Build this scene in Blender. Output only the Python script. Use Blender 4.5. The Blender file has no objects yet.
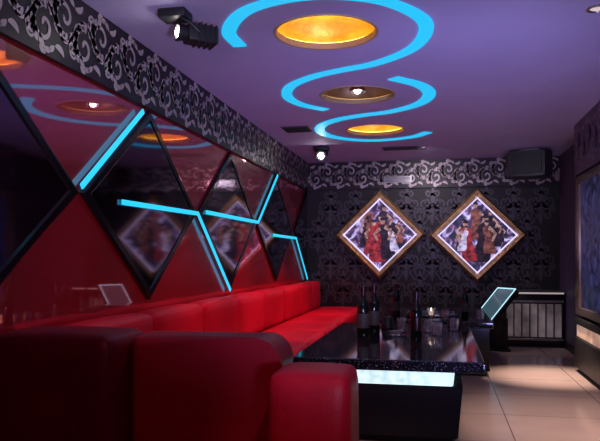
import bpy, bmesh, math, random
from mathutils import Vector, Matrix
random.seed(7)
scn = bpy.context.scene
COL = scn.collection
PI = math.pi
scn.view_settings.view_transform = 'Standard'

# ------------------------------------------------------------------ room
XL, XR, YB, ZC = -1.95, 1.62, 9.8, 2.6
YF = -0.6
ZFR = 2.2          # bottom of the scroll frieze

# ------------------------------------------------------------------ materials
def mat(name, color, rough=0.5, metal=0.0, spec=0.5, coat=0.0, emit=None, estr=0.0, trans=0.0, ior=1.45):
    m = bpy.data.materials.new(name); m.use_nodes = True
    b = m.node_tree.nodes['Principled BSDF']
    b.inputs['Base Color'].default_value = (*color, 1)
    b.inputs['Roughness'].default_value = rough
    b.inputs['Metallic'].default_value = metal
    b.inputs['Specular IOR Level'].default_value = spec
    b.inputs['Coat Weight'].default_value = coat
    b.inputs['Coat Roughness'].default_value = 0.04
    b.inputs['Transmission Weight'].default_value = trans
    b.inputs['IOR'].default_value = ior
    if emit:
        b.inputs['Emission Color'].default_value = (*emit, 1)
    b.inputs['Emission Strength'].default_value = estr
    return m

def noise_tint(m, c1, c2, scale=6.0, detail=4.0, lo=0.35, hi=0.65, bump=0.0, bscale=60.0, emis=False):
    nt = m.node_tree; b = nt.nodes['Principled BSDF']
    tc = nt.nodes.new('ShaderNodeTexCoord')
    n = nt.nodes.new('ShaderNodeTexNoise'); n.inputs['Scale'].default_value = scale; n.inputs['Detail'].default_value = detail
    nt.links.new(tc.outputs['Object'], n.inputs['Vector'])
    r = nt.nodes.new('ShaderNodeValToRGB')
    r.color_ramp.elements[0].position = lo; r.color_ramp.elements[0].color = (*c1, 1)
    r.color_ramp.elements[1].position = hi; r.color_ramp.elements[1].color = (*c2, 1)
    nt.links.new(n.outputs['Fac'], r.inputs['Fac']); nt.links.new(r.outputs['Color'], b.inputs['Base Color'])
    if emis: nt.links.new(r.outputs['Color'], b.inputs['Emission Color'])
    if bump:
        n2 = nt.nodes.new('ShaderNodeTexNoise'); n2.inputs['Scale'].default_value = bscale
        nt.links.new(tc.outputs['Object'], n2.inputs['Vector'])
        bp = nt.nodes.new('ShaderNodeBump'); bp.inputs['Strength'].default_value = bump; bp.inputs['Distance'].default_value = 0.01
        nt.links.new(n2.outputs['Fac'], bp.inputs['Height']); nt.links.new(bp.outputs['Normal'], b.inputs['Normal'])
    return m

M = {}
M['ceiling'] = noise_tint(mat('ceiling_paint', (.5,.45,.55), .7), (.42,.38,.62), (.46,.42,.66), 1.5)
M['frieze'] = mat('frieze_ground', (.016,.012,.015), .45)
M['scroll'] = noise_tint(mat('frieze_scroll', (.4,.37,.37), .4, .2), (.42,.35,.36), (.60,.52,.52), 5)
M['scroll_back'] = noise_tint(mat('back_frieze_scroll', (.4,.37,.37), .4, .2), (.38,.32,.35), (.54,.47,.50), 5)
M['wallpaper'] = noise_tint(mat('wallpaper_ground', (.02,.016,.02), .55), (.012,.011,.014), (.018,.015,.020), 3)
M['damask'] = mat('wallpaper_damask', (.074,.064,.080), .4, .3)
M['rightwall'] = noise_tint(mat('right_wall_paint', (.12,.1,.2), .5), (.08,.062,.13), (.11,.08,.16), 2)
M['soffit'] = mat('soffit_paint', (.12,.085,.14), .5)
M['soffitscroll'] = mat('soffit_scroll', (.28,.21,.30), .4, .2)
M['black'] = mat('black_gloss', (.006,.005,.007), .14, 0, .5)
M['matteblack'] = mat('black_matte', (.012,.012,.014), .5)
M['speakerblack'] = mat('speaker_black', (.035,.033,.042), .4)
M['mirror'] = mat('dark_mirror', (.17,.12,.17), .06, 1.0)
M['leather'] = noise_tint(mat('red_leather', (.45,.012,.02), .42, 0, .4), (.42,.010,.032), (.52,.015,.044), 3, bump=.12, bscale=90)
M['leather_lit'] = noise_tint(mat('red_leather_lit', (.3,.012,.02), .45, 0, .35), (.40,.010,.030), (.48,.014,.040), 3, bump=.12, bscale=90)  # corner sofa's red leather where lit, brightness put into the colour
M['leather_half_shade'] = noise_tint(mat('red_leather_half_shade', (.2,.006,.01), .42, 0, .4), (.24,.007,.018), (.32,.010,.026), 3, bump=.12, bscale=90)  # same red leather, its shading put into the colour
M['leather_shade'] = noise_tint(mat('red_leather_shade', (.08,.004,.008), .45, 0, .4), (.10,.005,.011), (.15,.008,.017), 3, bump=.12, bscale=90)  # same red leather again, deepest shade put into the colour
M['plinth'] = mat('plinth_black', (.01,.008,.01), .4)
M['cyan'] = mat('cyan_light', (.02,.2,.3), .4, emit=(.010,.49,.82), estr=1.05)
M['led'] = mat('led_cyan', (.02,.2,.3), .4, emit=(.02,.58,.86), estr=1.15)
M['gold'] = noise_tint(mat('gold_leaf', (.7,.45,.06), .45, .5), (.62,.36,.035), (.94,.65,.11), 6, 3, .3, .68, bump=.4, bscale=26)
M['bronze'] = noise_tint(mat('bronze_leaf', (.3,.2,.1), .4, .6), (.22,.14,.07), (.36,.23,.12), 6, 3, bump=.2, bscale=25)
M['cove'] = mat('cove_led', (.3,.2,.05), .4, emit=(1,.66,.13), estr=6.5)
M['cove_dim'] = mat('cove_led_dim', (.3,.2,.05), .4, emit=(1,.55,.16), estr=1.2)
M['ceilwhite'] = mat('recess_rim', (.42,.30,.18), .5)
M['hot'] = mat('hot_lens', (1,1,1), .2, emit=(1,.95,.9), estr=30)
M['goldframe'] = noise_tint(mat('picture_frame', (.36,.22,.12), .30, .8), (.52,.30,.12), (.74,.47,.21), 18, bump=.15, bscale=40)
M['glowedge'] = mat('picture_edge_light', (.6,.6,.8), .4, emit=(.66,.60,.90), estr=1.15)
M['metal'] = mat('brushed_metal', (.5,.48,.5), .28, 1)
M['warmmetal'] = mat('bronze_metal', (.38,.29,.24), .3, .9)
M['bar'] = mat('chrome_bar', (.4,.38,.4), .3, .7)
M['greystone'] = mat('grey_counter', (.07,.066,.075), .25, .1)
M['touch'] = mat('touch_screen', (.02,.03,.04), .1, emit=(.05,.10,.13), estr=.8)
M['touchedge'] = mat('touch_edge_light', (.4,.6,.7), .3, emit=(.45,.85,1), estr=1.1)
M['whitestrip'] = mat('cabinet_strip_light', (.4,.4,.4), .3, emit=(1,.85,.82), estr=.35)
M['slatback'] = mat('cabinet_back_panel', (.025,.022,.028), .3)
M['slatglow'] = noise_tint(mat('cabinet_glass_front', (.06,.055,.06), .15, estr=.20), (.10,.08,.09), (.42,.34,.36), 3, emis=True)
M['bottle'] = mat('dark_bottle_glass', (.006,.008,.006), .05, 0, .7)
M['foil'] = mat('bottle_foil', (.03,.012,.014), .3, .6)
M['label'] = mat('bottle_label', (.07,.055,.05), .6)
M['glass'] = mat('clear_glass', (.9,.9,.95), .03, 0, .6, trans=.9)
M['vent'] = mat('vent_metal', (.10,.09,.12), .5, .3)
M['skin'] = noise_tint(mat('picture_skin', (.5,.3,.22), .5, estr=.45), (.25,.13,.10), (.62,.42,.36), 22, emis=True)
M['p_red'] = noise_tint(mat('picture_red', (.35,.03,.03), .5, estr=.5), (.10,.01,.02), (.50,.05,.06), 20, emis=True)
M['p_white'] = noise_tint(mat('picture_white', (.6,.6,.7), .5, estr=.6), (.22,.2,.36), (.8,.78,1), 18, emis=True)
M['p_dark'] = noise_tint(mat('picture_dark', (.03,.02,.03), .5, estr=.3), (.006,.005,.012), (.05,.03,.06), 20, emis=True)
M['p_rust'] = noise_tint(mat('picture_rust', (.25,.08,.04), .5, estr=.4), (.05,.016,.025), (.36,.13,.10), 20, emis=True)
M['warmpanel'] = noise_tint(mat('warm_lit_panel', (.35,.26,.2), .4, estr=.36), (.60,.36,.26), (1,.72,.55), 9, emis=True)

def red_wall():   # red lacquered glass: diffuse red under a red-tinted mirror-like gloss
    m = bpy.data.materials.new('red_lacquer_glass'); m.use_nodes = True
    nt = m.node_tree; b = nt.nodes['Principled BSDF']; out = nt.nodes['Material Output']
    b.inputs['Base Color'].default_value = (.33,.005,.012,1); b.inputs['Roughness'].default_value = .35
    g = nt.nodes.new('ShaderNodeBsdfGlossy'); g.inputs['Color'].default_value = (1,.42,.52,1); g.inputs['Roughness'].default_value = .03
    mx = nt.nodes.new('ShaderNodeMixShader'); mx.inputs[0].default_value = .42
    nt.links.new(b.outputs[0], mx.inputs[1]); nt.links.new(g.outputs[0], mx.inputs[2]); nt.links.new(mx.outputs[0], out.inputs['Surface'])
    return m
M['redwall'] = red_wall()

def floor_mat():
    m = mat('floor_tiles', (.4,.3,.28), .15)
    nt = m.node_tree; b = nt.nodes['Principled BSDF']
    tc = nt.nodes.new('ShaderNodeTexCoord'); mp = nt.nodes.new('ShaderNodeMapping')
    mp.inputs['Location'].default_value = (.32,.3,0)
    br = nt.nodes.new('ShaderNodeTexBrick'); br.offset = 0; br.squash = 1
    br.inputs['Scale'].default_value = 1; br.inputs['Brick Width'].default_value = .8; br.inputs['Row Height'].default_value = .8
    br.inputs['Mortar Size'].default_value = .005
    br.inputs['Color1'].default_value = (.72,.53,.47,1); br.inputs['Color2'].default_value = (.67,.49,.43,1); br.inputs['Mortar'].default_value = (.28,.19,.17,1)
    n = nt.nodes.new('ShaderNodeTexNoise'); n.inputs['Scale'].default_value = 4; n.inputs['Detail'].default_value = 6
    mx = nt.nodes.new('ShaderNodeMixRGB'); mx.blend_type = 'MULTIPLY'; mx.inputs[0].default_value = .2
    nt.links.new(tc.outputs['Object'], mp.inputs['Vector']); nt.links.new(mp.outputs[0], br.inputs['Vector']); nt.links.new(tc.outputs['Object'], n.inputs['Vector'])
    nt.links.new(br.outputs['Color'], mx.inputs[1]); nt.links.new(n.outputs['Fac'], mx.inputs[2]); nt.links.new(mx.outputs[0], b.inputs['Base Color'])
    return m
M['floor'] = floor_mat()

def marble_mat():
    m = mat('black_marble', (.01,.01,.012), .07, 0, .6)
    nt = m.node_tree; b = nt.nodes['Principled BSDF']
    tc = nt.nodes.new('ShaderNodeTexCoord')
    v = nt.nodes.new('ShaderNodeTexVoronoi'); v.inputs['Scale'].default_value = 75
    r = nt.nodes.new('ShaderNodeValToRGB')
    r.color_ramp.elements[0].position = .10; r.color_ramp.elements[0].color = (.42,.38,.46,1)
    r.color_ramp.elements[1].position = .30; r.color_ramp.elements[1].color = (.016,.014,.019,1)
    n = nt.nodes.new('ShaderNodeTexNoise'); n.inputs['Scale'].default_value = 9; n.inputs['Detail'].default_value = 5
    mx = nt.nodes.new('ShaderNodeMixRGB'); mx.blend_type = 'MULTIPLY'; mx.inputs[0].default_value = .7
    for t in (v, n): nt.links.new(tc.outputs['Object'], t.inputs['Vector'])
    nt.links.new(v.outputs['Distance'], r.inputs['Fac'])
    nt.links.new(r.outputs['Color'], mx.inputs[1]); nt.links.new(n.outputs['Fac'], mx.inputs[2]); nt.links.new(mx.outputs[0], b.inputs['Base Color'])
    return m
M['marble'] = marble_mat()
M['pedestal'] = mat('black_pedestal', (.014,.012,.016), .15, 0, .5)

def crystal_mat():
    m = mat('lit_crystal_panel', (.6,.7,.7), .3)
    nt = m.node_tree; b = nt.nodes['Principled BSDF']
    tc = nt.nodes.new('ShaderNodeTexCoord')
    v = nt.nodes.new('ShaderNodeTexNoise'); v.inputs['Scale'].default_value = 22; v.inputs['Detail'].default_value = 2
    r = nt.nodes.new('ShaderNodeValToRGB')
    r.color_ramp.elements[0].position = .30; r.color_ramp.elements[0].color = (.50,.74,.78,1)
    r.color_ramp.elements[1].position = .62; r.color_ramp.elements[1].color = (.80,1,1,1)
    nt.links.new(tc.outputs['Object'], v.inputs['Vector']); nt.links.new(v.outputs['Fac'], r.inputs['Fac'])
    nt.links.new(r.outputs['Color'], b.inputs['Emission Color']); b.inputs['Emission Strength'].default_value = 1.0
    return m
M['crystal'] = crystal_mat()

def print_mat(name, seed):
    m = mat(name, (.1,.1,.1), .3)
    nt = m.node_tree; b = nt.nodes['Principled BSDF']
    tc = nt.nodes.new('ShaderNodeTexCoord'); mp = nt.nodes.new('ShaderNodeMapping'); mp.inputs['Location'].default_value = (seed,0,seed*2)
    n = nt.nodes.new('ShaderNodeTexNoise'); n.inputs['Scale'].default_value = 7; n.inputs['Detail'].default_value = 5; n.inputs['Distortion'].default_value = 1.2
    r = nt.nodes.new('ShaderNodeValToRGB'); e = r.color_ramp.elements
    e[0].position = .34; e[0].color = (.006,.008,.02,1); e[1].position = .70; e[1].color = (.72,.72,1,1)
    for p, c in ((.45,(.03,.03,.09)), (.51,(.14,.05,.10)), (.58,(.32,.30,.62))):
        x = e.new(p); x.color = (*c,1)
    nt.links.new(tc.outputs['Object'], mp.inputs['Vector']); nt.links.new(mp.outputs[0], n.inputs['Vector']); nt.links.new(n.outputs['Fac'], r.inputs['Fac'])
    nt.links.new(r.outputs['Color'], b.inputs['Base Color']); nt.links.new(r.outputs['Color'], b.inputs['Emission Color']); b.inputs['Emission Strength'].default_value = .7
    return m

def screen_mat():
    m = mat('patterned_screen', (.01,.012,.02), .08)
    nt = m.node_tree; b = nt.nodes['Principled BSDF']
    tc = nt.nodes.new('ShaderNodeTexCoord')
    n = nt.nodes.new('ShaderNodeTexNoise'); n.inputs['Scale'].default_value = 5; n.inputs['Detail'].default_value = 4; n.inputs['Distortion'].default_value = 2
    r = nt.nodes.new('ShaderNodeValToRGB'); e = r.color_ramp.elements
    e[0].position = .40; e[0].color = (.012,.012,.05,1); e[1].position = .70; e[1].color = (.09,.09,.34,1)
    nt.links.new(tc.outputs['Object'], n.inputs['Vector']); nt.links.new(n.outputs['Fac'], r.inputs['Fac'])
    nt.links.new(r.outputs['Color'], b.inputs['Emission Color']); b.inputs['Emission Strength'].default_value = .34
    b.inputs['Specular IOR Level'].default_value = .1; b.inputs['Roughness'].default_value = .3
    return m
M['screen'] = screen_mat()

# ------------------------------------------------------------------ mesh helpers
def box(bm, x0, x1, y0, y1, z0, z1, bev=0.0, seg=3, mi=0, mtx=None):
    r = bmesh.ops.create_cube(bm, size=1.0)
    vs = r['verts']
    for v in vs:
        v.co = Vector(((x0+x1)/2 + v.co.x*(x1-x0), (y0+y1)/2 + v.co.y*(y1-y0), (z0+z1)/2 + v.co.z*(z1-z0)))
        if mtx: v.co = mtx @ v.co
    fs = set(f for v in vs for f in v.link_faces)
    if bev > 0:
        es = list(set(e for v in vs for e in v.link_edges))
        rr = bmesh.ops.bevel(bm, geom=es, offset=bev, segments=seg, profile=.5, affect='EDGES', clamp_overlap=True)
        fs = set(rr['faces']) | set(f for f in fs if f.is_valid)
    for f in fs: f.material_index = mi

def lathe(bm, prof, seg=24, mtx=None, mi=0):
    rings = []
    for r, z in prof:
        ring = []
        if r < 1e-5:
            ring = [bm.verts.new((0,0,z))]
        else:
            for k in range(seg):
                a = 2*PI*k/seg; ring.append(bm.verts.new((r*math.cos(a), r*math.sin(a), z)))
        rings.append(ring)
    allv = [v for r in rings for v in r]
    for a, b in zip(rings[:-1], rings[1:]):
        for k in range(seg):
            k2 = (k+1) % seg
            if len(a) == 1 and len(b) == 1: continue
            if len(a) == 1: f = bm.faces.new((a[0], b[k], b[k2]))
            elif len(b) == 1: f = bm.faces.new((a[k], b[0], a[k2]))
            else: f = bm.faces.new((a[k], b[k], b[k2], a[k2]))
            f.material_index = mi
    if mtx:
        for v in allv: v.co = mtx @ v.co

def tube(bm, pts, r, seg=8):
    pts = [Vector(p) for p in pts]; rings = []
    for i, p in enumerate(pts):
        d = (pts[min(i+1, len(pts)-1)] - pts[max(i-1, 0)]).normalized()
        a = d.cross(Vector((0,0,1)))
        if a.length < 1e-3: a = d.cross(Vector((1,0,0)))
        a.normalize(); b = d.cross(a)
        rings.append([bm.verts.new(p + r*(math.cos(2*PI*k/seg)*a + math.sin(2*PI*k/seg)*b)) for k in range(seg)])
    for A, B in zip(rings[:-1], rings[1:]):
        for k in range(seg): bm.faces.new((A[k], A[(k+1)%seg], B[(k+1)%seg], B[k]))
    bm.faces.new(rings[0]); bm.faces.new(rings[-1])

def prism_xz(bm, prof, y0, y1, bev=.02, seg=3):
    a = [bm.verts.new((x,y0,z)) for x, z in prof]; b = [bm.verts.new((x,y1,z)) for x, z in prof]
    f0 = bm.faces.new(a); f1 = bm.faces.new(b); n = len(prof)
    for q in range(n): bm.faces.new((a[q],a[(q+1)%n],b[(q+1)%n],b[q]))
    if bev: bmesh.ops.bevel(bm, geom=list(f0.edges)+list(f1.edges), offset=bev, segments=seg, profile=.5, affect='EDGES')

def taper(bm, t0, t1, b0, b1):
    lo = [bm.verts.new((x,y,b1)) for x,y in ((b0[0],b0[2]),(b0[1],b0[2]),(b0[1],b0[3]),(b0[0],b0[3]))]
    hi = [bm.verts.new((x,y,t1)) for x,y in ((t0[0],t0[2]),(t0[1],t0[2]),(t0[1],t0[3]),(t0[0],t0[3]))]
    bm.faces.new(lo); bm.faces.new(hi)
    for q in range(4): bm.faces.new((lo[q],lo[(q+1)%4],hi[(q+1)%4],hi[q]))
    bmesh.ops.bevel(bm, geom=bm.edges[:], offset=.006, segments=2, affect='EDGES')

def catmull(P, n=8):
    out = []
    P = [Vector(p) for p in P]
    Q = [2*P[0]-P[1]] + P + [2*P[-1]-P[-2]]
    for i in range(1, len(Q)-2):
        for k in range(n):
            t = k/n; a,b,c,d = Q[i-1],Q[i],Q[i+1],Q[i+2]
            out.append(.5*((2*b)+(c-a)*t+(2*a-5*b+4*c-d)*t*t+(3*b-a-3*c+d)*t**3))
    out.append(P[-1]); return out

def obj(name, bm, mats, parent=None, smooth=True, loc=None, wn=False):
    bmesh.ops.recalc_face_normals(bm, faces=bm.faces[:])
    me = bpy.data.meshes.new(name); bm.to_mesh(me); bm.free()
    if not isinstance(mats, (list, tuple)): mats = [mats]
    for m in mats: me.materials.append(m)
    if smooth:
        for p in me.polygons: p.use_smooth = True
        me.set_sharp_from_angle(angle=math.radians(38))
    o = bpy.data.objects.new(name, me); COL.objects.link(o)
    if parent: o.parent = parent
    if loc: o.location = loc
    if wn:
        w = o.modifiers.new('wn', 'WEIGHTED_NORMAL'); w.keep_sharp = True
    return o

def recenter(o):     # put a single-mesh thing's origin at its base
    vs = o.data.vertices
    xs = [v.co.x for v in vs]; ys = [v.co.y for v in vs]; zs = [v.co.z for v in vs]
    c = Vector(((min(xs)+max(xs))/2, (min(ys)+max(ys))/2, min(zs)))
    for v in vs: v.co -= c
    o.location = o.location + c
    return o

def tag(o, label, cat, group=None):
    o['label'] = label; o['category'] = cat
    if group: o['group'] = group
    return o

def thing(name, label, cat, loc=(0,0,0), group=None, rotz=0):
    o = bpy.data.objects.new(name, None); COL.objects.link(o); o.empty_display_size = .1
    o.location = loc; o.rotation_euler = (0,0,rotz)
    return tag(o, label, cat, group)

def struct(name, bm, m, smooth=False, parent=None):
    o = obj(name, bm, m, parent, smooth)
    o['kind'] = 'structure'; return o

# ------------------------------------------------------------------ scroll ornament (2D ribbons)
def spiral(cx, cz, r0, a0, turns, d, n=26, w0=.016, w1=.004):
    pts = []; ws = []
    for i in range(n+1):
        t = i/n; a = a0 + d*turns*2*PI*t; r = r0*(1-t)**.8 + .006
        pts.append((cx + r*math.cos(a), cz + r*math.sin(a))); ws.append(w0*(1-t)+w1*t + (w1*.6 if i == n else 0))
    return pts, ws
def ribbon2d(bm, pts, ws, fn, mi=1):
    prev = None
    for i, p in enumerate(pts):
        q0 = pts[max(i-1,0)]; q1 = pts[min(i+1,len(pts)-1)]
        dx, dz = q1[0]-q0[0], q1[1]-q0[1]; L = math.hypot(dx,dz) or 1
        nx, nz = -dz/L, dx/L; w = ws[i]/2
        a = bm.verts.new(fn(p[0]+nx*w, p[1]+nz*w)); b = bm.verts.new(fn(p[0]-nx*w, p[1]-nz*w))
        if prev:
            f = bm.faces.new((prev[0], prev[1], b, a)); f.material_index = mi
        prev = (a, b)
def leaf2d(bm, x, z, ang, L, W, fn, mi=1, curl=.6):
    n = 9; pts = []; ws = []; px, pz = x, z
    for i in range(n+1):
        t = i/n; a = ang + curl*t*2
        pts.append((px, pz)); ws.append(W*math.sin(PI*min(1,t*.93+.06))**.8)
        px += L/n*math.cos(a); pz += L/n*math.sin(a)
    ribbon2d(bm, pts, ws, fn, mi)

def scroll_band(bm, u0, u1, z0, z1, fn0, wk=1.0, stretch=1.0):
    H = z1-z0; W = H*1.05*stretch; n = max(1, round((u1-u0)/W)); W = (u1-u0)/n; g = H/.38*wk
    w1 = H*1.05; st = W/w1
    for k in range(n):
        fn = lambda u, z, b0=u0+k*W: fn0(b0+u*st, z)
        pts = [(w1*i/24, z0+H*.5+H*.22*math.sin(2*PI*i/24)) for i in range(25)]
        ribbon2d(bm, pts, [.020*g]*25, fn)
        for (cx, cz, s, ph) in ((.25,.36,1,PI*.5), (.75,.64,-1,-PI*.5)):
            p, w = spiral(w1*cx, z0+H*cz, H*.25, ph, 1.2, s, n=24, w0=.030*g, w1=.022*g)
            ribbon2d(bm, p, w, fn)
            for q in range(8):            # leaves fanning off the curl
                a = ph + s*(q*.55-1.3); r = H*.25*(1-.05*q)
                leaf2d(bm, w1*cx+r*math.cos(a), z0+H*cz+r*math.sin(a), a+s*.5, H*.22, .044*g, fn, 1, s*.8)
            leaf2d(bm, w1*(cx+.10), z0+H*(cz+s*.36), s*.9, H*.30, .044*g, fn, 1, -s*1.0)
            leaf2d(bm, w1*(cx+.16), z0+H*(cz+s*.26), s*.3, H*.26, .042*g, fn, 1, s*.9)
            leaf2d(bm, w1*(cx-.24), z0+H*(cz+s*.50), -s*.3, H*.26, .040*g, fn, 1, s*.8)
            p, w = spiral(w1*(cx+.22), z0+H*(cz+s*.45), H*.10, ph+PI, 1.1, -s, w0=.020*g, w1=.014*g, n=14)
            ribbon2d(bm, p, w, fn)
            for q in range(3):
                leaf2d(bm, w1*(cx-.10+.10*q), z0+H*(cz-s*.30), s*(-.9+.5*q), H*.17, .036*g, fn, 1, s*.5)

def damask_motif(bm, u, z, s, fn):
    for sg in (-1, 1):
        for (cx, cz, r, a0, d) in ((.11,.06,.09,PI,1), (.08,-.15,.065,PI*.8,-1), (.06,.22,.05,PI,1), (.15,-.05,.04,PI*.5,-1)):
            p, w = spiral(cx*s, cz*s, r*s, a0, 1.2, d, n=16, w0=.030*s, w1=.018*s)
            ribbon2d(bm, [(u+sg*x, z+y) for x, y in p], w, fn)
        for a, L in ((.5,.14), (1.0,.16), (-.5,.12), (-1.1,.15)):
            leaf2d(bm, u+sg*.02*s, z, a if sg > 0 else PI-a, L*s, .045*s, fn, 1, .2*sg)
    leaf2d(bm, u, z+.02*s, PI/2-.1, .3*s, .08*s, fn, 1, .1); leaf2d(bm, u, z-.02*s, -PI/2-.1, .26*s, .07*s, fn, 1, .1)

# ------------------------------------------------------------------ the setting
bm = bmesh.new(); box(bm, XL-.1, XR+.1, YF, YB+.1, -.1, 0); struct('floor', bm, M['floor'])

CIRC = [(-.70,4.14), (-.70,5.78), (-.70,7.40)]; RH = .315
bm = bmesh.new(); edges = []
def loop(pts):
    vs = [bm.verts.new((x,y,ZC)) for x, y in pts]
    for i in range(len(vs)): edges.append(bm.edges.new((vs[i], vs[(i+1)%len(vs)])))
loop([(XL-.1,YF), (XR+.1,YF), (XR+.1,YB+.1), (XL-.1,YB+.1)])
for cx, cy in CIRC: loop([(cx+RH*math.cos(2*PI*k/64), cy+RH*math.sin(2*PI*k/64)) for k in range(64)])
bmesh.ops.triangle_fill(bm, use_beauty=True, use_dissolve=False, edges=edges)
struct('ceiling', bm, M['ceiling'])

bm = bmesh.new(); box(bm, XL-.1, XL, YF, YB, 0, ZC); struct('wall_left', bm, M['redwall'])
bm = bmesh.new(); box(bm, XR, XR+.1, YF, YB, 0, ZC); struct('wall_right', bm, M['rightwall'])
bm = bmesh.new(); box(bm, XL-.1, XR+.1, YB, YB+.1, 0, ZC)
fnb = lambda u, z: (u, YB-.003, z)
for row in range(4):
    for i in range(10):
        u = XL + .18 + i*.37 + (.185 if row % 2 else 0); z = .72 + row*.40
        if u < XR-.15: damask_motif(bm, u, z, .93, fnb)
struct('wall_back', bm, [M['wallpaper'], M['damask']])

bm = bmesh.new(); box(bm, XL, XL+.03, YF, YB, ZFR, ZC)
scroll_band(bm, YF+.05, YB-.03, ZFR+.015, ZC-.015, lambda u, z: (XL+.033, u, min(max(z,ZFR),ZC)), .9, 1.0)
struct('trim_1', bm, [M['frieze'], M['scroll']])
bm = bmesh.new(); box(bm, XL+.03, XR, YB-.03, YB, ZFR, ZC)
scroll_band(bm, XL+.06, XR-.02, ZFR+.02, ZC-.015, lambda u, z: (min(max(u,XL+.035),XR-.005), YB-.033, min(max(z,ZFR),ZC)), .9, .9)
struct('trim_2', bm, [M['frieze'], M['scroll_back']])
bm = bmesh.new(); box(bm, 1.40, XR, YF, 7.58, 2.06, ZC)
scroll_band(bm, YF+.05, 7.56, 2.12, ZC-.05, lambda u, z: (1.397, min(u,7.575), min(max(z,2.065),2.595)), .8, 1.1)
struct('trim_3', bm, [M['soffit'], M['soffitscroll']])
bm = bmesh.new(); box(bm, XL, XR, YB-.015, YB, 0, .1); struct('baseboard_back', bm, M['matteblack'])
bm = bmesh.new(); box(bm, XR-.015, XR, 7.65, YB-.02, 0, .1); struct('baseboard_right', bm, M['matteblack'])

# ------------------------------------------------------------------ ceiling recesses
names = ['nearest large gold leaf ceiling recess glowing yellow inside the first curl of the blue ribbon',
         'dark bronze ceiling recess with a bright bulb, between two glowing yellow recesses',
         'farthest gold leaf ceiling recess glowing yellow near the back wall']
for i, (cx, cy) in enumerate(CIRC):
    t = thing('ceiling_recess', names[i], 'ceiling light', (cx,cy,ZC), 'round ceiling recesses')
    bm = bmesh.new(); lathe(bm, [(RH-.004,0.035),(RH-.004,-.004),(RH+.012,-.007),(RH+.015,0)], 64); obj('rim', bm, M['ceilwhite'], t)
    bm = bmesh.new(); lathe(bm, [(RH+.05,.04),(RH+.05,.09),(RH+.03,.15),(RH-.03,.20),(RH-.14,.235),(0,.25)], 64)
    obj('dome', bm, M['gold'] if i != 1 else M['bronze'], t)
    bm = bmesh.new(); lathe(bm, [(RH+.008,.02),(RH+.035,.02),(RH+.035,.042),(RH+.008,.042),(RH+.008,.02)], 48)
    obj('light_ring', bm, M['cove'] if i != 1 else M['cove_dim'], t)
    if i == 1:
        bm = bmesh.new(); lathe(bm, [(0,.245),(.05,.24),(.05,.09),(.075,.03),(.072,.03),(.046,.088),(.03,.09)], 28); s = obj('lamp_socket', bm, M['metal'], t)
        bm = bmesh.new(); lathe(bm, [(0,.010),(.018,.020),(.028,.042),(.018,.07),(0,.075)], 20); obj('bulb', bm, M['hot'], s)

# blue S ribbons
PA = [(-1.30,4.27),(-1.28,3.97),(-1.06,3.65),(-.7,3.53),(-.34,3.65),(-.12,3.95),(-.09,4.25),(-.2,4.58),(-.46,4.85),(-.72,4.97),(-.97,5.11),(-1.2,5.36),(-1.3,5.7),(-1.24,6.02),(-1.06,6.27)]
PB = [(-.36,5.27),(-.16,5.53),(-.09,5.85),(-.19,6.2),(-.46,6.47),(-.73,6.58),(-.99,6.72),(-1.21,6.97),(-1.3,7.32),(-1.22,7.68),(-.97,7.95),(-.67,8.02),(-.32,7.88),(-.13,7.62)]
for P, lab, hwid in ((PA, 'large glowing blue ceiling ribbon curling round the nearest gold recess', .045), (PB, 'farther glowing blue ceiling ribbon curling round the bronze and far gold recesses', .055)):
    bm = bmesh.new(); pts = catmull([(x,y,0) for x,y in P], 10); prev = None
    for i, p in enumerate(pts):
        d = (pts[min(i+1,len(pts)-1)]-pts[max(i-1,0)]).normalized(); nrm = Vector((-d.y,d.x,0))*hwid
        ring = [bm.verts.new((p.x+s*nrm.x, p.y+s*nrm.y, z)) for s, z in ((1,ZC-.001),(1,ZC-.010),(-1,ZC-.010),(-1,ZC-.001))]
        if prev:
            for q in range(4): bm.faces.new((prev[q], prev[(q+1)%4], ring[(q+1)%4], ring[q]))
        else: bm.faces.new(ring)
        prev = ring
    bm.faces.new(prev)
    tag(recenter(obj('ceiling_light_ribbon', bm, M['cyan'])), lab, 'ceiling light', 'blue ceiling ribbons')

# ------------------------------------------------------------------ left wall diamonds
def rhomb(hw, hh): return [(hw,0),(0,hh),(-hw,0),(0,-hh)]
def diamond_frame(bm, hw, hh, w, t, fn, prof=None):
    s = 1 - w*math.hypot(hw,hh)/(hw*hh)
    rings = []
    if prof: ks = [(s+(1-s)*k, d) for k, d in prof]     # k: 0 inner edge .. 1 outer edge
    else: ks = [(1,0),(1,t*.8),(1-.04*(1-s)/.2,t),(s+.03,t),(s,t*.6),(s,0)]
    for k, d in ks:
        rings.append([bm.verts.new(fn(u*k, v*k, d)) for u, v in rhomb(hw,hh)])
    n = len(rings)
    for a in range(n):
        A, B = rings[a], rings[(a+1)%n]
        for q in range(4): bm.faces.new((A[q], A[(q+1)%4], B[(q+1)%4], B[q]))
    return s
HW, HH, ZM = .885, .64, 1.55
FT = .026
fl = lambda u, v, d: (d, u, v)
dl = ['large black framed diamond mirror on the red wall, cut by the photo edge',
      'black framed diamond mirror with the straight slanting blue strip along its upper edge',
      'black framed diamond mirror, third along the red wall, over the long sofa',
      'black framed diamond mirror, fourth along the red wall towards the back corner']
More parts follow.
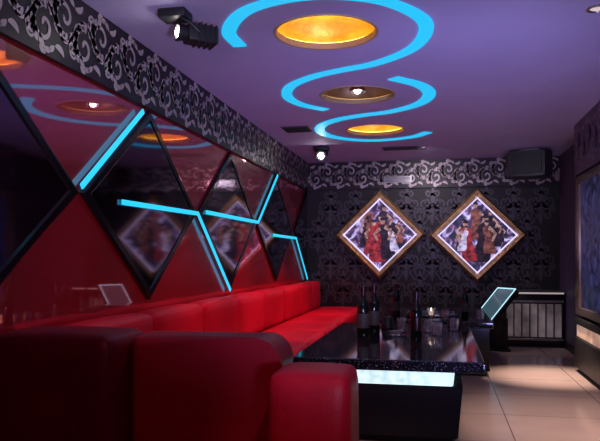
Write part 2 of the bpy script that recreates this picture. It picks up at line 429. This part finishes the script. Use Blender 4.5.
for i, yc in enumerate((2.45, 4.25, 6.05, 7.85)):
    t = thing('diamond_mirror', dl[i], 'mirror', (XL, yc, ZM), 'diamond mirrors on the red wall')
    bm = bmesh.new(); s = diamond_frame(bm, HW, HH, .065, FT, fl); obj('frame', bm, M['black'], t, smooth=False)
    bm = bmesh.new(); k = s+.004
    f = [bm.verts.new(fl(u*k, v*k, .018)) for u, v in rhomb(HW,HH)]; g = [bm.verts.new(fl(u*k, v*k, .002)) for u, v in rhomb(HW,HH)]
    bm.faces.new(f); bm.faces.new(g)
    for q in range(4): bm.faces.new((f[q], f[(q+1)%4], g[(q+1)%4], g[q]))
    obj('mirror', bm, M['mirror'], t, smooth=False)
t = thing('diamond_mirror', 'half diamond mirror panel ending in the back corner of the red wall', 'mirror', (XL, 9.76, ZM), 'diamond mirrors on the red wall')
bm = bmesh.new()
outer = [(0,HH),(-HW,0),(0,-HH)]; inner = [(0,HH*.86),(-HW*.86,0),(0,-HH*.86)]
ro = [[bm.verts.new(fl(u,v,d)) for u,v in pts] for pts, d in ((outer,0.001),(outer,FT),(inner,FT),(inner,.001))]
for a in range(4):
    A, B = ro[a], ro[(a+1)%4]
    for q in range(2): bm.faces.new((A[q],A[q+1],B[q+1],B[q]))
for q in (0,2): bm.faces.new([r[q] for r in ro])
obj('frame', bm, M['black'], t, smooth=False)
bm = bmesh.new(); f = [bm.verts.new(fl(u,v,.018)) for u,v in inner]; bm.faces.new(f); obj('mirror', bm, M['mirror'], t, smooth=False)

def led(paths, label):
    bm = bmesh.new(); w = .016; x0, x1 = XL+FT+.001, XL+FT+.011
    pts = [Vector((0,y,z)) for y, z in paths]; rings = []
    for i, p in enumerate(pts):
        if i == 0: d = (pts[1]-p).normalized(); n2 = Vector((0,-d.z,d.y))*w
        elif i == len(pts)-1: d = (p-pts[i-1]).normalized(); n2 = Vector((0,-d.z,d.y))*w
        else:
            a = (p-pts[i-1]).normalized(); b = (pts[i+1]-p).normalized()
            na = Vector((0,-a.z,a.y)); nb = Vector((0,-b.z,b.y)); n = (na+nb).normalized(); n2 = n*(w/max(.3,n.dot(na)))
        rings.append([bm.verts.new((x, p.y+s*n2.y, p.z+s*n2.z)) for x, s in ((x0,1),(x1,1),(x1,-1),(x0,-1))])
    for A, B in zip(rings[:-1], rings[1:]):
        for q in range(4): bm.faces.new((A[q],A[(q+1)%4],B[(q+1)%4],B[q]))
    bm.faces.new(rings[0]); bm.faces.new(rings[-1])
    return tag(recenter(obj('led_strip', bm, M['led'], smooth=False)), label, 'light strip', 'blue light strips on the red wall')
led([(3.34,1.58),(4.12,2.16)], 'straight slanting blue light strip, nearest on the red wall')
led([(3.82,1.535),(5.14,1.55),(6.00,.89)], 'bent blue light strip running level across the second diamond mirror then down')
led([(5.34,1.575),(6.98,1.575),(7.87,2.19)], 'bent blue light strip running level across the third diamond mirror then up')
led([(7.65,1.46),(8.92,1.46),(9.72,.88)], 'short bent blue light strip by the back corner, ending downwards')

# ------------------------------------------------------------------ pictures on the back wall
def figure(bm, u, v, h, robe, lean, fn, d, arm=1):
    w = h*.17
    prof = [(-.9,0),(-1.05,.12),(-.75,.35),(-.55,.52),(-.8,.66),(-.75,.76),(-.25,.82),(.25,.82),(.75,.76),(.8,.66),(.55,.52),(.8,.35),(1.1,.12),(.95,0)]
    f = bm.faces.new([bm.verts.new(fn(u+w*a+lean*h*b, v+h*b, d)) for a, b in prof]); f.material_index = robe
    hc = (u+lean*h*.92, v+h*.9)
    f = bm.faces.new([bm.verts.new(fn(hc[0]+h*.06*math.cos(2*PI*k/14), hc[1]+h*.08*math.sin(2*PI*k/14), d+.0015)) for k in range(14)]); f.material_index = 1
    f = bm.faces.new([bm.verts.new(fn(hc[0]+h*.066*math.cos(PI*k/8), hc[1]+h*.015+h*.085*math.sin(PI*k/8), d+.003)) for k in range(9)]); f.material_index = 4
    f = bm.faces.new([bm.verts.new(fn(u+lean*h*.7+a*arm, v+h*b, d+.003)) for a, b in ((w*.6,.76),(w*1.5,.60),(w*1.1,.44),(w*.8,.44),(w*1.1,.6),(w*.4,.68))]); f.material_index = 1
def picture(xc, zc, label, seed, figs, sc=1):
    fb = lambda u, v, d: (u, -d, v)
    t = thing('diamond_picture', label, 'picture', (xc, YB-.002, zc), 'diamond pictures on the back wall')
    hw, hh = .675*sc, .665*sc
    bm = bmesh.new()
    # stepped bevelled moulding
    s = diamond_frame(bm, hw, hh, .088, .12, fb, ((1,0),(1,.06),(.90,.085),(.62,.12),(.48,.12),(.36,.10),(.22,.10),(0,.055),(0,0)))
    obj('frame', bm, M['goldframe'], t, smooth=False)
    bm = bmesh.new()
    a, b = s-.001, s-.04
    A = [bm.verts.new(fb(u*a,v*a,.052)) for u,v in rhomb(hw,hh)]; B = [bm.verts.new(fb(u*b,v*b,.03)) for u,v in rhomb(hw,hh)]
    for q in range(4): bm.faces.new((A[q],A[(q+1)%4],B[(q+1)%4],B[q]))
    obj('edge_light', bm, M['glowedge'], t, smooth=False)
    bm = bmesh.new(); k = s-.035
    bm.faces.new([bm.verts.new(fb(u*k,v*k,.02)) for u,v in rhomb(hw,hh)])
    for i, (u, v, h, robe, lean, arm) in enumerate(figs): figure(bm, u, v, h, robe, lean, fb, .0215+.0005*i, arm)
    obj('print', bm, [print_mat('picture_print_%d' % seed, seed), M['skin'], M['p_red'], M['p_white'], M['p_dark'], M['p_rust']], t, smooth=False)
picture(-.86, 1.53, 'gold framed diamond picture of robed figures, beside the left corner of the back wall', 1,
        [(-.22,-.16,.42,4,.1,-1),(.22,-.2,.46,4,-.1,1),(.28,-.12,.32,5,0,1),(.02,-.1,.54,4,.1,1),(-.12,-.10,.52,5,-.1,-1),(-.04,-.40,.72,2,.1,1),(.13,-.36,.62,4,-.15,-1),(-.15,-.28,.50,2,.15,-1),(.22,-.24,.36,3,-.2,1)], .98)
picture(.515, 1.51, 'gold framed diamond picture of robed figures, nearer the wall speaker', 4,
        [(.26,-.16,.42,4,-.1,1),(-.22,-.2,.44,4,.1,-1),(.32,-.1,.26,4,0,1),(0,-.06,.54,5,-.05,1),(.14,-.1,.46,4,.1,1),(.05,-.38,.68,4,.1,1),(-.10,-.36,.58,2,-.12,-1),(.17,-.26,.48,5,-.1,1),(-.22,-.22,.36,3,.2,-1)])

# ------------------------------------------------------------------ sofas
def rb(x0,x1,y0,y1,z0,z1,b=.05,seg=4):
    bm = bmesh.new(); box(bm, x0,x1,y0,y1,z0,z1,b,seg); return bm
def cushion(x0,x1,y0,y1,z0,z1,b=.07,puff=.02):      # rounded block whose faces swell outwards
    bm = bmesh.new(); N = 10
    c = Vector(((x0+x1)/2,(y0+y1)/2,(z0+z1)/2)); h = Vector(((x1-x0)/2,(y1-y0)/2,(z1-z0)/2))
    bmesh.ops.create_cube(bm, size=2.0)
    bmesh.ops.subdivide_edges(bm, edges=bm.edges[:], cuts=N-1, use_grid_fill=True)
    for v in bm.verts:
        p = v.co.copy()
        s = Vector([math.copysign(1-(1-abs(p[k]))**1.9, p[k]) for k in range(3)])
        w = Vector([s[k]*h[k] for k in range(3)])
        inn = Vector([max(-(h[k]-b), min(h[k]-b, w[k])) for k in range(3)])
        d = w-inn
        if d.length > 1e-6: w = inn + d.normalized()*b
        for k in range(3):
            if abs(abs(p[k])-1) < 1e-4:
                a, e = [j for j in range(3) if j != k]
                w[k] += math.copysign(puff*(1-s[a]**2)*(1-s[e]**2), p[k])
        v.co = c + w
    return bm
t = thing('wall_sofa', 'long red leather sofa running the length of the red wall into the back corner', 'sofa', (XL+.03, 3.0, 0))
L = 9.76-3.0
obj('base', rb(0,.78,0,L,.06,.28,.02), M['leather'], t, wn=True)
obj('plinth', rb(.03,.72,.02,L-.02,0,.06,.004,1), M['plinth'], t)
nS = 7; SL = (L-.62)/nS
for i in range(nS+1):
    e = (i+1)*SL if i < nS else L-.03
    obj('seat_cushion', cushion(.19,.82,i*SL+.003,e-.003,.285,.48,.055,.014), M['leather'], t)
    obj('back_cushion', cushion(.015,.20,i*SL+.003,e-.003,.45,.85,.05,.012), M['leather'], t)
t = thing('corner_sofa', 'near red leather corner sofa, shade painted in but for one broad arm, its back to the table', 'sofa', (-1.93, 2.05, 0))
obj('plinth', rb(.03,1.5,.05,.84,0,.06,.004,1), M['plinth'], t)
obj('base', rb(0,1.29,.0,.63,.06,.26,.02), M['leather_shade'], t, wn=True)
obj('side_back', cushion(.02,.595,.50,.88,.262,.865,.05,.012), M['leather_shade'], t)
xa, xb, zt = .605, 1.285, .855; R0 = .11
prof = [(xa,.262),(xa,zt-.04),(xa+.012,zt-.012),(xa+.04,zt)] + [(xb-R0+R0*math.sin(a), zt-R0+R0*math.cos(a)) for a in [PI/2*k/10 for k in range(11)]] + [(xb,.262)]
bm = bmesh.new(); prism_xz(bm, prof, .645, .89, .05, 6); obj('backrest', bm, M['leather_half_shade'], t, wn=True)
obj('arm', cushion(1.30,1.61,.345,.66,.075,.765,.045,.01), M['leather_lit'], t)
obj('seat_cushion', cushion(.615,1.28,-.01,.63,.262,.40,.05,.01), M['leather_half_shade'], t)

# ------------------------------------------------------------------ tables
TZ = .56
t = thing('coffee_table', 'long black marble table with a glowing white panel, nearest in front of the sofa', 'table', (-.31,5.35,0), 'black marble tables')
obj('tabletop', rb(-.62,.58,-1.18,1.15,TZ-.07,TZ,.012,3), M['marble'], t, wn=True)
bm = bmesh.new(); taper(bm, (-.24,.40,-1.09,1.02), TZ-.072, (-.235,.39,-1.08,1.0), TZ-.170); obj('light_box', bm, M['crystal'], t)
bm = bmesh.new(); taper(bm, (-.28,.45,-1.06,1.0), TZ-.172, (-.25,.42,-1.03,.97), .05); obj('pedestal', bm, M['pedestal'], t)
obj('plinth', rb(-.22,.39,-.98,.93,0,.05,.004,1), M['plinth'], t)
t = thing('coffee_table', 'second black marble table standing behind the one with the bottles', 'table', (-.11,7.8,0), 'black marble tables')
obj('tabletop', rb(-.63,.63,-.95,.95,TZ-.07,TZ,.012,3), M['marble'], t, wn=True)
obj('pedestal', rb(-.5,.60,-.85,.85,.05,TZ-.072,.008,2), M['pedestal'], t, wn=True)
obj('plinth', rb(-.48,.57,-.82,.82,0,.05,.004,1), M['plinth'], t)

# ------------------------------------------------------------------ things on the table
def bottle(label, loc, lm, s=1.18, g='dark bottles on the tables'):
    t = thing('wine_bottle', label, 'bottle', loc, g)
    bm = bmesh.new(); lathe(bm, [(0,0),(.036*s,0),(.0385*s,.005*s),(.0385*s,.19*s),(.034*s,.215*s),(.018*s,.245*s),(.0145*s,.265*s),(.0145*s,.30*s),(.0165*s,.302*s),(.0165*s,.318*s),(0,.32*s)], 24); obj('glass', bm, M['bottle'], t)
    bm = bmesh.new(); lathe(bm, [(.0390*s,.06*s),(.0393*s,.06*s),(.0393*s,.15*s),(.0390*s,.15*s)], 24); obj('label', bm, lm, t)
    bm = bmesh.new(); lathe(bm, [(.0150*s,.262*s),(.0155*s,.262*s),(.0172*s,.30*s),(.0172*s,.321*s),(0,.322*s)], 20); obj('capsule', bm, M['foil'], t)
    return t
bottle('dark wine bottle nearest the sofa, left one of the close pair', (-.60,5.33,TZ), M['label'], 1.26)
bottle('dark wine bottle just right of and behind the bottle nearest the sofa', (-.535,5.56,TZ), M['label'], 1.28)
bottle('dark wine bottle standing alone at the middle of the near table', (-.18,5.24,TZ), M['foil'], 1.15)
bottle('small dark bottle at the far end of the near table, left of the candle holder', (-.22,6.30,TZ), M['label'], .95)
bottle('dark wine bottle on the second table, left of its black tray', (-.46,7.25,TZ), M['label'], 1.1)
bottle('dark wine bottle on the second table, right of its black tray', (.26,7.35,TZ), M['label'], 1.0)

def dice_cup(label, loc):
    t = thing('dice_cup', label, 'cup', loc, 'dice cups on the near table')
    bm = bmesh.new(); lathe(bm, [(0,0),(.062,0),(.064,.012),(0,.012)], 24); obj('saucer', bm, M['matteblack'], t)
    bm = bmesh.new(); lathe(bm, [(.052,.0125),(.055,.014),(.044,.10),(.040,.105),(0,.107)], 24); obj('cup', bm, M['matteblack'], t)
    return t
dice_cup('black upturned dice cup behind the pair of bottles', (-.46,6.02,TZ))
dice_cup('black upturned dice cup beside the glasses at the far end of the near table', (.13,6.36,TZ))
def tumbler(label, loc, g='tumblers on the tables'):
    bm = bmesh.new(); lathe(bm, [(0,0),(.032,0),(.036,.004),(.040,.105),(.0375,.105),(.034,.012),(0,.012)], 24)
    o = obj('tumbler', bm, M['glass']); o.location = loc
    return tag(o, label, 'glass', g)
tumbler('clear glass tumbler right beside the dice cup behind the bottles', (-.33,5.92,TZ))
tumbler('clear glass tumbler between the lone middle bottle and the candle holder', (-.10,5.85,TZ))
tumbler('clear glass tumbler nearest the right edge of the near table', (.12,5.98,TZ))
tumbler('clear glass tumbler right behind the lone middle bottle', (-.02,5.60,TZ))
tumbler('clear glass tumbler on the second table, nearest its front right corner', (.40,7.05,TZ))
tumbler('clear glass tumbler on the second table, between the tray and the near table', (.05,7.0,TZ))
bm = bmesh.new(); lathe(bm, [(0,0),(.07,0),(.078,.03),(.066,.032),(.05,.012),(0,.012)], 28)
o = obj('ashtray', bm, M['glass']); o.location = (-.34,5.55,TZ); tag(o, 'round glass ashtray between the bottle pair and the lone middle bottle', 'ashtray')
t = thing('candle_holder', 'stemmed glass candle holder with a lit candle, far end of the near table', 'candle holder', (-.08,6.3,TZ))
bm = bmesh.new(); lathe(bm, [(0,0),(.04,0),(.04,.006),(.008,.012),(.007,.08),(.035,.10),(.042,.17),(.040,.17),(.032,.105),(0,.09)], 24); obj('holder', bm, M['glass'], t)
bm = bmesh.new(); lathe(bm, [(0,.096),(.02,.104),(.02,.14),(0,.14)], 16); c = obj('candle', bm, mat('candle_wax', (.7,.65,.6), .5, emit=(1,.75,.5), estr=.5), t)
bm = bmesh.new(); lathe(bm, [(0,.141),(.006,.15),(.004,.162),(0,.172)], 10); obj('flame', bm, mat('candle_flame', (1,.7,.3), .5, emit=(1,.75,.4), estr=12), c)
t = thing('drinks_tray', 'black rectangular tray lying on the second table', 'tray', (-.1,7.4,TZ))
obj('tray_base', rb(-.25,.25,-.17,.17,0,.012,.004,2), M['matteblack'], t)
bm = bmesh.new()
for (a,b,c,d) in ((-.25,.25,-.17,-.155),(-.25,.25,.155,.17),(-.25,-.235,-.155,.155),(.235,.25,-.155,.155)): box(bm,a,b,c,d,.0125,.045,.002,1)
obj('tray_rim', bm, M['metal'], t)

# ------------------------------------------------------------------ back right: cabinet, touch screen
t = thing('bar_cabinet', 'low dark counter with a softly lit barred front in the back right corner', 'cabinet', (1.20, 9.77, 0))
obj('body', rb(-.36,.40,-.40,0,.06,.70,.008,2), M['slatback'], t)
obj('glass_panel', rb(-.33,.37,-.412,-.401,.14,.58,.003,1), M['slatglow'], t)
obj('countertop', rb(-.39,.41,-.47,0,.702,.76,.008,2), M['greystone'], t, wn=True)
obj('plinth', rb(-.34,.38,-.36,-.02,0,.06,.003,1), M['plinth'], t)
obj('bottom_rail', rb(-.36,.40,-.435,-.413,.095,.125,.004,1), M['bar'], t)
obj('top_rail', rb(-.36,.40,-.435,-.413,.60,.63,.004,1), M['bar'], t)
obj('light_strip', rb(-.37,.39,-.478,-.471,.715,.735,.002,1), M['whitestrip'], t)
for i in range(8):
    bm = bmesh.new(); x = -.335+i*.1015; box(bm, x-.008, x+.008, -.432, -.418, .125, .60); obj('bar', bm, M['slatback'], t, smooth=False)

t = thing('touch_screen_stand', 'dark tilted touch screen with glowing edges on a stand by the low counter', 'touch screen', (.70, 9.0, 0))
obj('base', rb(-.18,.18,-.14,.14,0,.03,.008,2), M['matteblack'], t)
obj('pedestal', rb(-.15,.15,-.10,.10,.031,.42,.012,2), M['matteblack'], t)
R = Matrix.Translation((0,0,.58)) @ Matrix.Rotation(.55,4,'Z') @ Matrix.Rotation(math.radians(-46),4,'Y')
bm = bmesh.new(); box(bm,-.28,.28,-.19,.19,-.05,.02,.008,2,0,R); p = obj('screen_body', bm, M['matteblack'], t)
bm = bmesh.new(); box(bm,-.265,.265,-.175,.175,.0205,.024,0,1,0,R); obj('display', bm, M['touch'], p)
bm = bmesh.new()
for (a,b,c,d) in ((-.28,.28,-.19,-.176),(-.28,.28,.176,.19),(-.28,-.266,-.176,.176),(.266,.28,-.176,.176)): box(bm,a,b,c,d,.0205,.028,0,1,0,R)
obj('edge_light', bm, M['touchedge'], p)

# ------------------------------------------------------------------ right wall: screen panel and console
WX = XR-.025
t = thing('wall_screen', 'large dark blue wall screen in a bronze metal frame at the right edge', 'screen', (WX, 5.2, .60))
bm = bmesh.new()
y0, y1, zt = -2.4, 2.35, 1.44
for (a,b,c,d) in ((y0,y1,0,.08),(y0,y1,zt-.08,zt),(y0,y0+.16,.08,zt-.08),(y1-.16,y1,.08,zt-.08)): box(bm,-.19,0,a,b,c,d,.006,2)
obj('frame', bm, M['warmmetal'], t)
bm = bmesh.new(); box(bm,-.165,-.02,y0+.161,y1-.161,.081,zt-.081); obj('display', bm, M['screen'], t, smooth=False)
t = thing('media_console', 'low dark console with a warm lit strip below the wall screen', 'cabinet', (WX, 5.2, 0))
bm = bmesh.new(); box(bm,-.20,0,y0,y1,.05,.36,.006,2); box(bm,-.20,0,y0,y1,.50,.57,.006,2); box(bm,-.16,0,y0,y1,.36,.50); obj('body', bm, M['matteblack'], t)
for i in range(6):
    obj('lit_panel', rb(-.185,-.161,y0+.02+i*.785,y0+.02+i*.785+.76,.37,.49,.004,1), M['warmpanel'], t)
obj('plinth', rb(-.14,-.0,y0+.04,y1-.04,0,.05,.003,1), M['plinth'], t)

# ------------------------------------------------------------------ speaker
t = thing('wall_speaker', 'black loudspeaker hanging from the ceiling in the back right corner', 'speaker', (1.14, 9.12, 2.23), rotz=-.30)
bm = bmesh.new()
pr = [(-.29,-.05),(-.21,-.21),(.21,-.21),(.29,-.05),(.21,.17),(-.21,.17)]
lo = [bm.verts.new((x,y,0)) for x,y in pr]; hi = [bm.verts.new((x,y,.33)) for x,y in pr]
bm.faces.new(lo); bm.faces.new(hi)
for q in range(6): bm.faces.new((lo[q],lo[(q+1)%6],hi[(q+1)%6],hi[q]))
bmesh.ops.bevel(bm, geom=bm.edges[:], offset=.010, segments=2, affect='EDGES')
obj('cabinet', bm, M['speakerblack'], t)
obj('grille', rb(-.185,.185,-.222,-.211,.03,.30,.004,1), M['matteblack'], t)
bm = bmesh.new(); box(bm,-.12,.12,-.05,.09,.355,.369,.003,1); box(bm,-.03,.03,-.01,.05,.33,.355); obj('bracket', bm, M['metal'], t)

# ------------------------------------------------------------------ ceiling spots
def spot(label, loc, aim, s, boxy=False, off=0.0):
    t = thing('spotlight', label, 'spotlight', (loc[0],loc[1],ZC), 'black ceiling spotlights')
    h = ZC-loc[2]
    bm = bmesh.new(); box(bm,-.085*s,.085*s,-.07*s,.07*s,-.05,-.001,.006,2); obj('mount', bm, M['matteblack'], t)
    d = Vector(aim).normalized(); q = d.to_track_quat('Z','Y').to_matrix().to_4x4()
    o3 = -d*off
    mt = Matrix.Translation(Vector((0,0,-h))+o3) @ q
    side = mt.to_3x3() @ Vector((1,0,0)); side.z = 0; side.normalize()
    r = .070*s
    for sg in (-1,1):
        bm = bmesh.new(); tube(bm, [side*sg*.03*s+Vector((0,0,-.035)), side*sg*r+Vector((0,0,-h*.6))+o3*.5, side*sg*r+Vector((0,0,-h))+o3], .008*s, 8)
        obj('yoke_arm', bm, M['matteblack'], t)
    bm = bmesh.new()
    if boxy:
        box(bm,-.062*s,.062*s,-.052*s,.052*s,-.13*s,.06*s,.010,3,0,mt)
        for k in range(4): box(bm,-.068*s,.068*s,-.058*s,.058*s,(-.12+.035*k)*s,(-.108+.035*k)*s,.002,1,0,mt)
        lathe(bm, [(.045*s,.055*s),(.05*s,.10*s),(.056*s,.102*s),(.056*s,.118*s),(.044*s,.118*s),(.042*s,.098*s),(0,.096*s)], 28, mt)
    else:
        lathe(bm, [(0,-.16*s),(.035*s,-.158*s),(.05*s,-.12*s),(.05*s,-.06*s),(.058*s,-.05*s),(.058*s,.09*s),(.063*s,.092*s),(.063*s,.11*s),(.050*s,.11*s),(.046*s,.10*s),(0,.098*s)], 28, mt)
    b = obj('lamp_head', bm, M['matteblack'], t)
    bm = bmesh.new(); lathe(bm, [(0,.126*s),(.018*s,.122*s),(.034*s,.108*s),(.034*s,.100*s)], 20, mt); obj('lens', bm, M['hot'], b)
    return t
spot('large boxy black spotlight hanging from the ceiling by the near scroll frieze', (-1.48,3.60,2.485), (-.76,-.62,.02), .95, True, .12)
spot('small black spotlight near the back left corner of the ceiling', (-1.47,8.37,2.49), (.1,-1,-.2), 1.1)

# vents
def vent(label, loc, w, l, name='ceiling_vent', wall=False):
    t = thing(name, label, 'vent', loc, 'air vents')
    n = 5
    if not wall:
        obj('frame', rb(-w/2,w/2,-l/2,l/2,-.008,-.001,.002,1), M['vent'], t)
        for i in range(n):
            y = -l/2+(i+.7)*l/(n+.4); obj('slat', rb(-w/2+.015,w/2-.015,y,y+l/n*.4,-.016,-.0085,.001,1), M['matteblack'], t)
    else:
        obj('frame', rb(-w/2,w/2,-.008,-.001,-l/2,l/2,.002,1), M['metal'], t)
        for i in range(n):
            z = -l/2+(i+.7)*l/(n+.4); obj('slat', rb(-w/2+.015,w/2-.015,-.016,-.0085,z,z+l/n*.4,.001,1), M['vent'], t)
vent('small slatted ceiling vent beside the scroll frieze of the red wall', (-1.53,7.15,ZC), .30, .30)
vent('wide slatted ceiling vent past the farthest gold recess', (-.45,8.65,ZC), .55, .22)
vent('pale slatted vent set in the scroll frieze of the back wall', (-.6,YB-.034,2.33), .40, .10, 'wall_vent', True)
t = thing('downlight', 'round recessed downlight at the right edge of the ceiling', 'ceiling light', (.87,4.04,ZC))
bm = bmesh.new(); lathe(bm, [(.06,-.001),(.06,-.008),(.045,-.01),(.042,-.004)], 28); obj('trim_ring', bm, M['metal'], t)
bm = bmesh.new(); lathe(bm, [(.041,-.004),(0,-.004)], 24); obj('lens', bm, mat('dim_lens', (.3,.3,.3), .3, emit=(1,.8,.75), estr=.6), t)

# ------------------------------------------------------------------ lamps
def lamp(kind, loc, target, energy, color, size=.05, ang=60, blend=.8):
    l = bpy.data.lights.new('lamp', kind); l.energy = energy; l.color = color
    if kind == 'SPOT': l.spot_size = math.radians(ang); l.spot_blend = blend
    l.shadow_soft_size = size
    o = bpy.data.objects.new('lamp', l); COL.objects.link(o); o.location = loc
    if target: o.rotation_euler = (Vector(target)-Vector(loc)).to_track_quat('-Z','Y').to_euler()
    return o
# violet wash on the ceiling from added spots without fixtures
lamp('SPOT', (.5,.1,.9), (-.9,4.4,2.6), 410, (.60,.55,1), .15, 58, 1)
lamp('SPOT', (.9,2.4,.35), (-.4,6.2,2.6), 250, (.40,.39,1), .15, 68, 1)
# red light on the sofa and the red wall
for y, e in ((3.4,22), (4.9,75), (6.4,165), (7.9,175), (9.0,75)): lamp('SPOT', (-.75,y,2.55), (-1.50,y,.45), e, (1,.06,.13), .04, 58, .9)
for y, e in ((3.0,18), (4.4,34), (5.8,40), (7.2,34)): lamp('SPOT', (-.5,y,1.9), (-1.95,y+.2,.88), e, (1,.05,.08), .1, 64, 1)
# the downlight's beam, then added spots without fixtures for far floor and cabinet
lamp('SPOT', (.87,4.04,2.55), (1.05,5.1,0), 265, (1,.74,.62), .04, 54, 1)
lamp('SPOT', (1.0,7.0,2.55), (1.1,7.1,0), 520, (1,.77,.63), .04, 36, 1)
lamp('SPOT', (1.1,8.8,2.2), (1.2,9.4,.3), 9, (1,.85,.83), .04, 60, 1)
# added spots brightening the near sofa, no fixtures there
lamp('SPOT', (.1,1.2,2.4), (-.40,2.5,.55), 38, (1,.20,.25), .05, 26, 1)
lamp('SPOT', (-.5,.6,2.2), (-1.1,2.6,.6), 26, (1,.14,.22), .1, 50, 1)
# added rim spot so the tabletop stands out
lamp('SPOT', (.7,2.2,2.5), (-.25,4.7,.55), 75, (.9,.8,1), .06, 38, 1)
# added spots washing the back wall and the speaker
lamp('SPOT', (-.2,8.5,2.56), (-.2,9.8,1.2), 48, (.97,.82,.92), .04, 125, 1)
lamp('SPOT', (.6,7.6,2.3), (1.16,9.1,2.4), 7, (.9,.85,1), .04, 40, 1)
# frieze wash from an added spot without a fixture
lamp('SPOT', (-.9,1.6,1.9), (-1.95,4.4,2.4), 34, (1,.86,.90), .1, 60, 1)
# added spot tinting the soffit
lamp('SPOT', (.2,2.0,1.6), (1.5,5.8,2.4), 55, (.75,.6,.95), .1, 60, 1)

w = bpy.data.worlds.new('world'); scn.world = w; w.use_nodes = True
w.node_tree.nodes['Background'].inputs[0].default_value = (.035,.02,.06,1)
w.node_tree.nodes['Background'].inputs[1].default_value = .3

# ------------------------------------------------------------------ camera
F = 670.0
cam = bpy.data.cameras.new('camera'); cam.sensor_fit = 'HORIZONTAL'; cam.sensor_width = 36; cam.lens = 36*F/600
cam.shift_y = (258-220.5)/600
cam.clip_start = .05
co = bpy.data.objects.new('camera', cam); COL.objects.link(co)
co.location = (0,0,1.19); co.rotation_euler = (PI/2, 0, math.atan2(140,F))
scn.camera = co
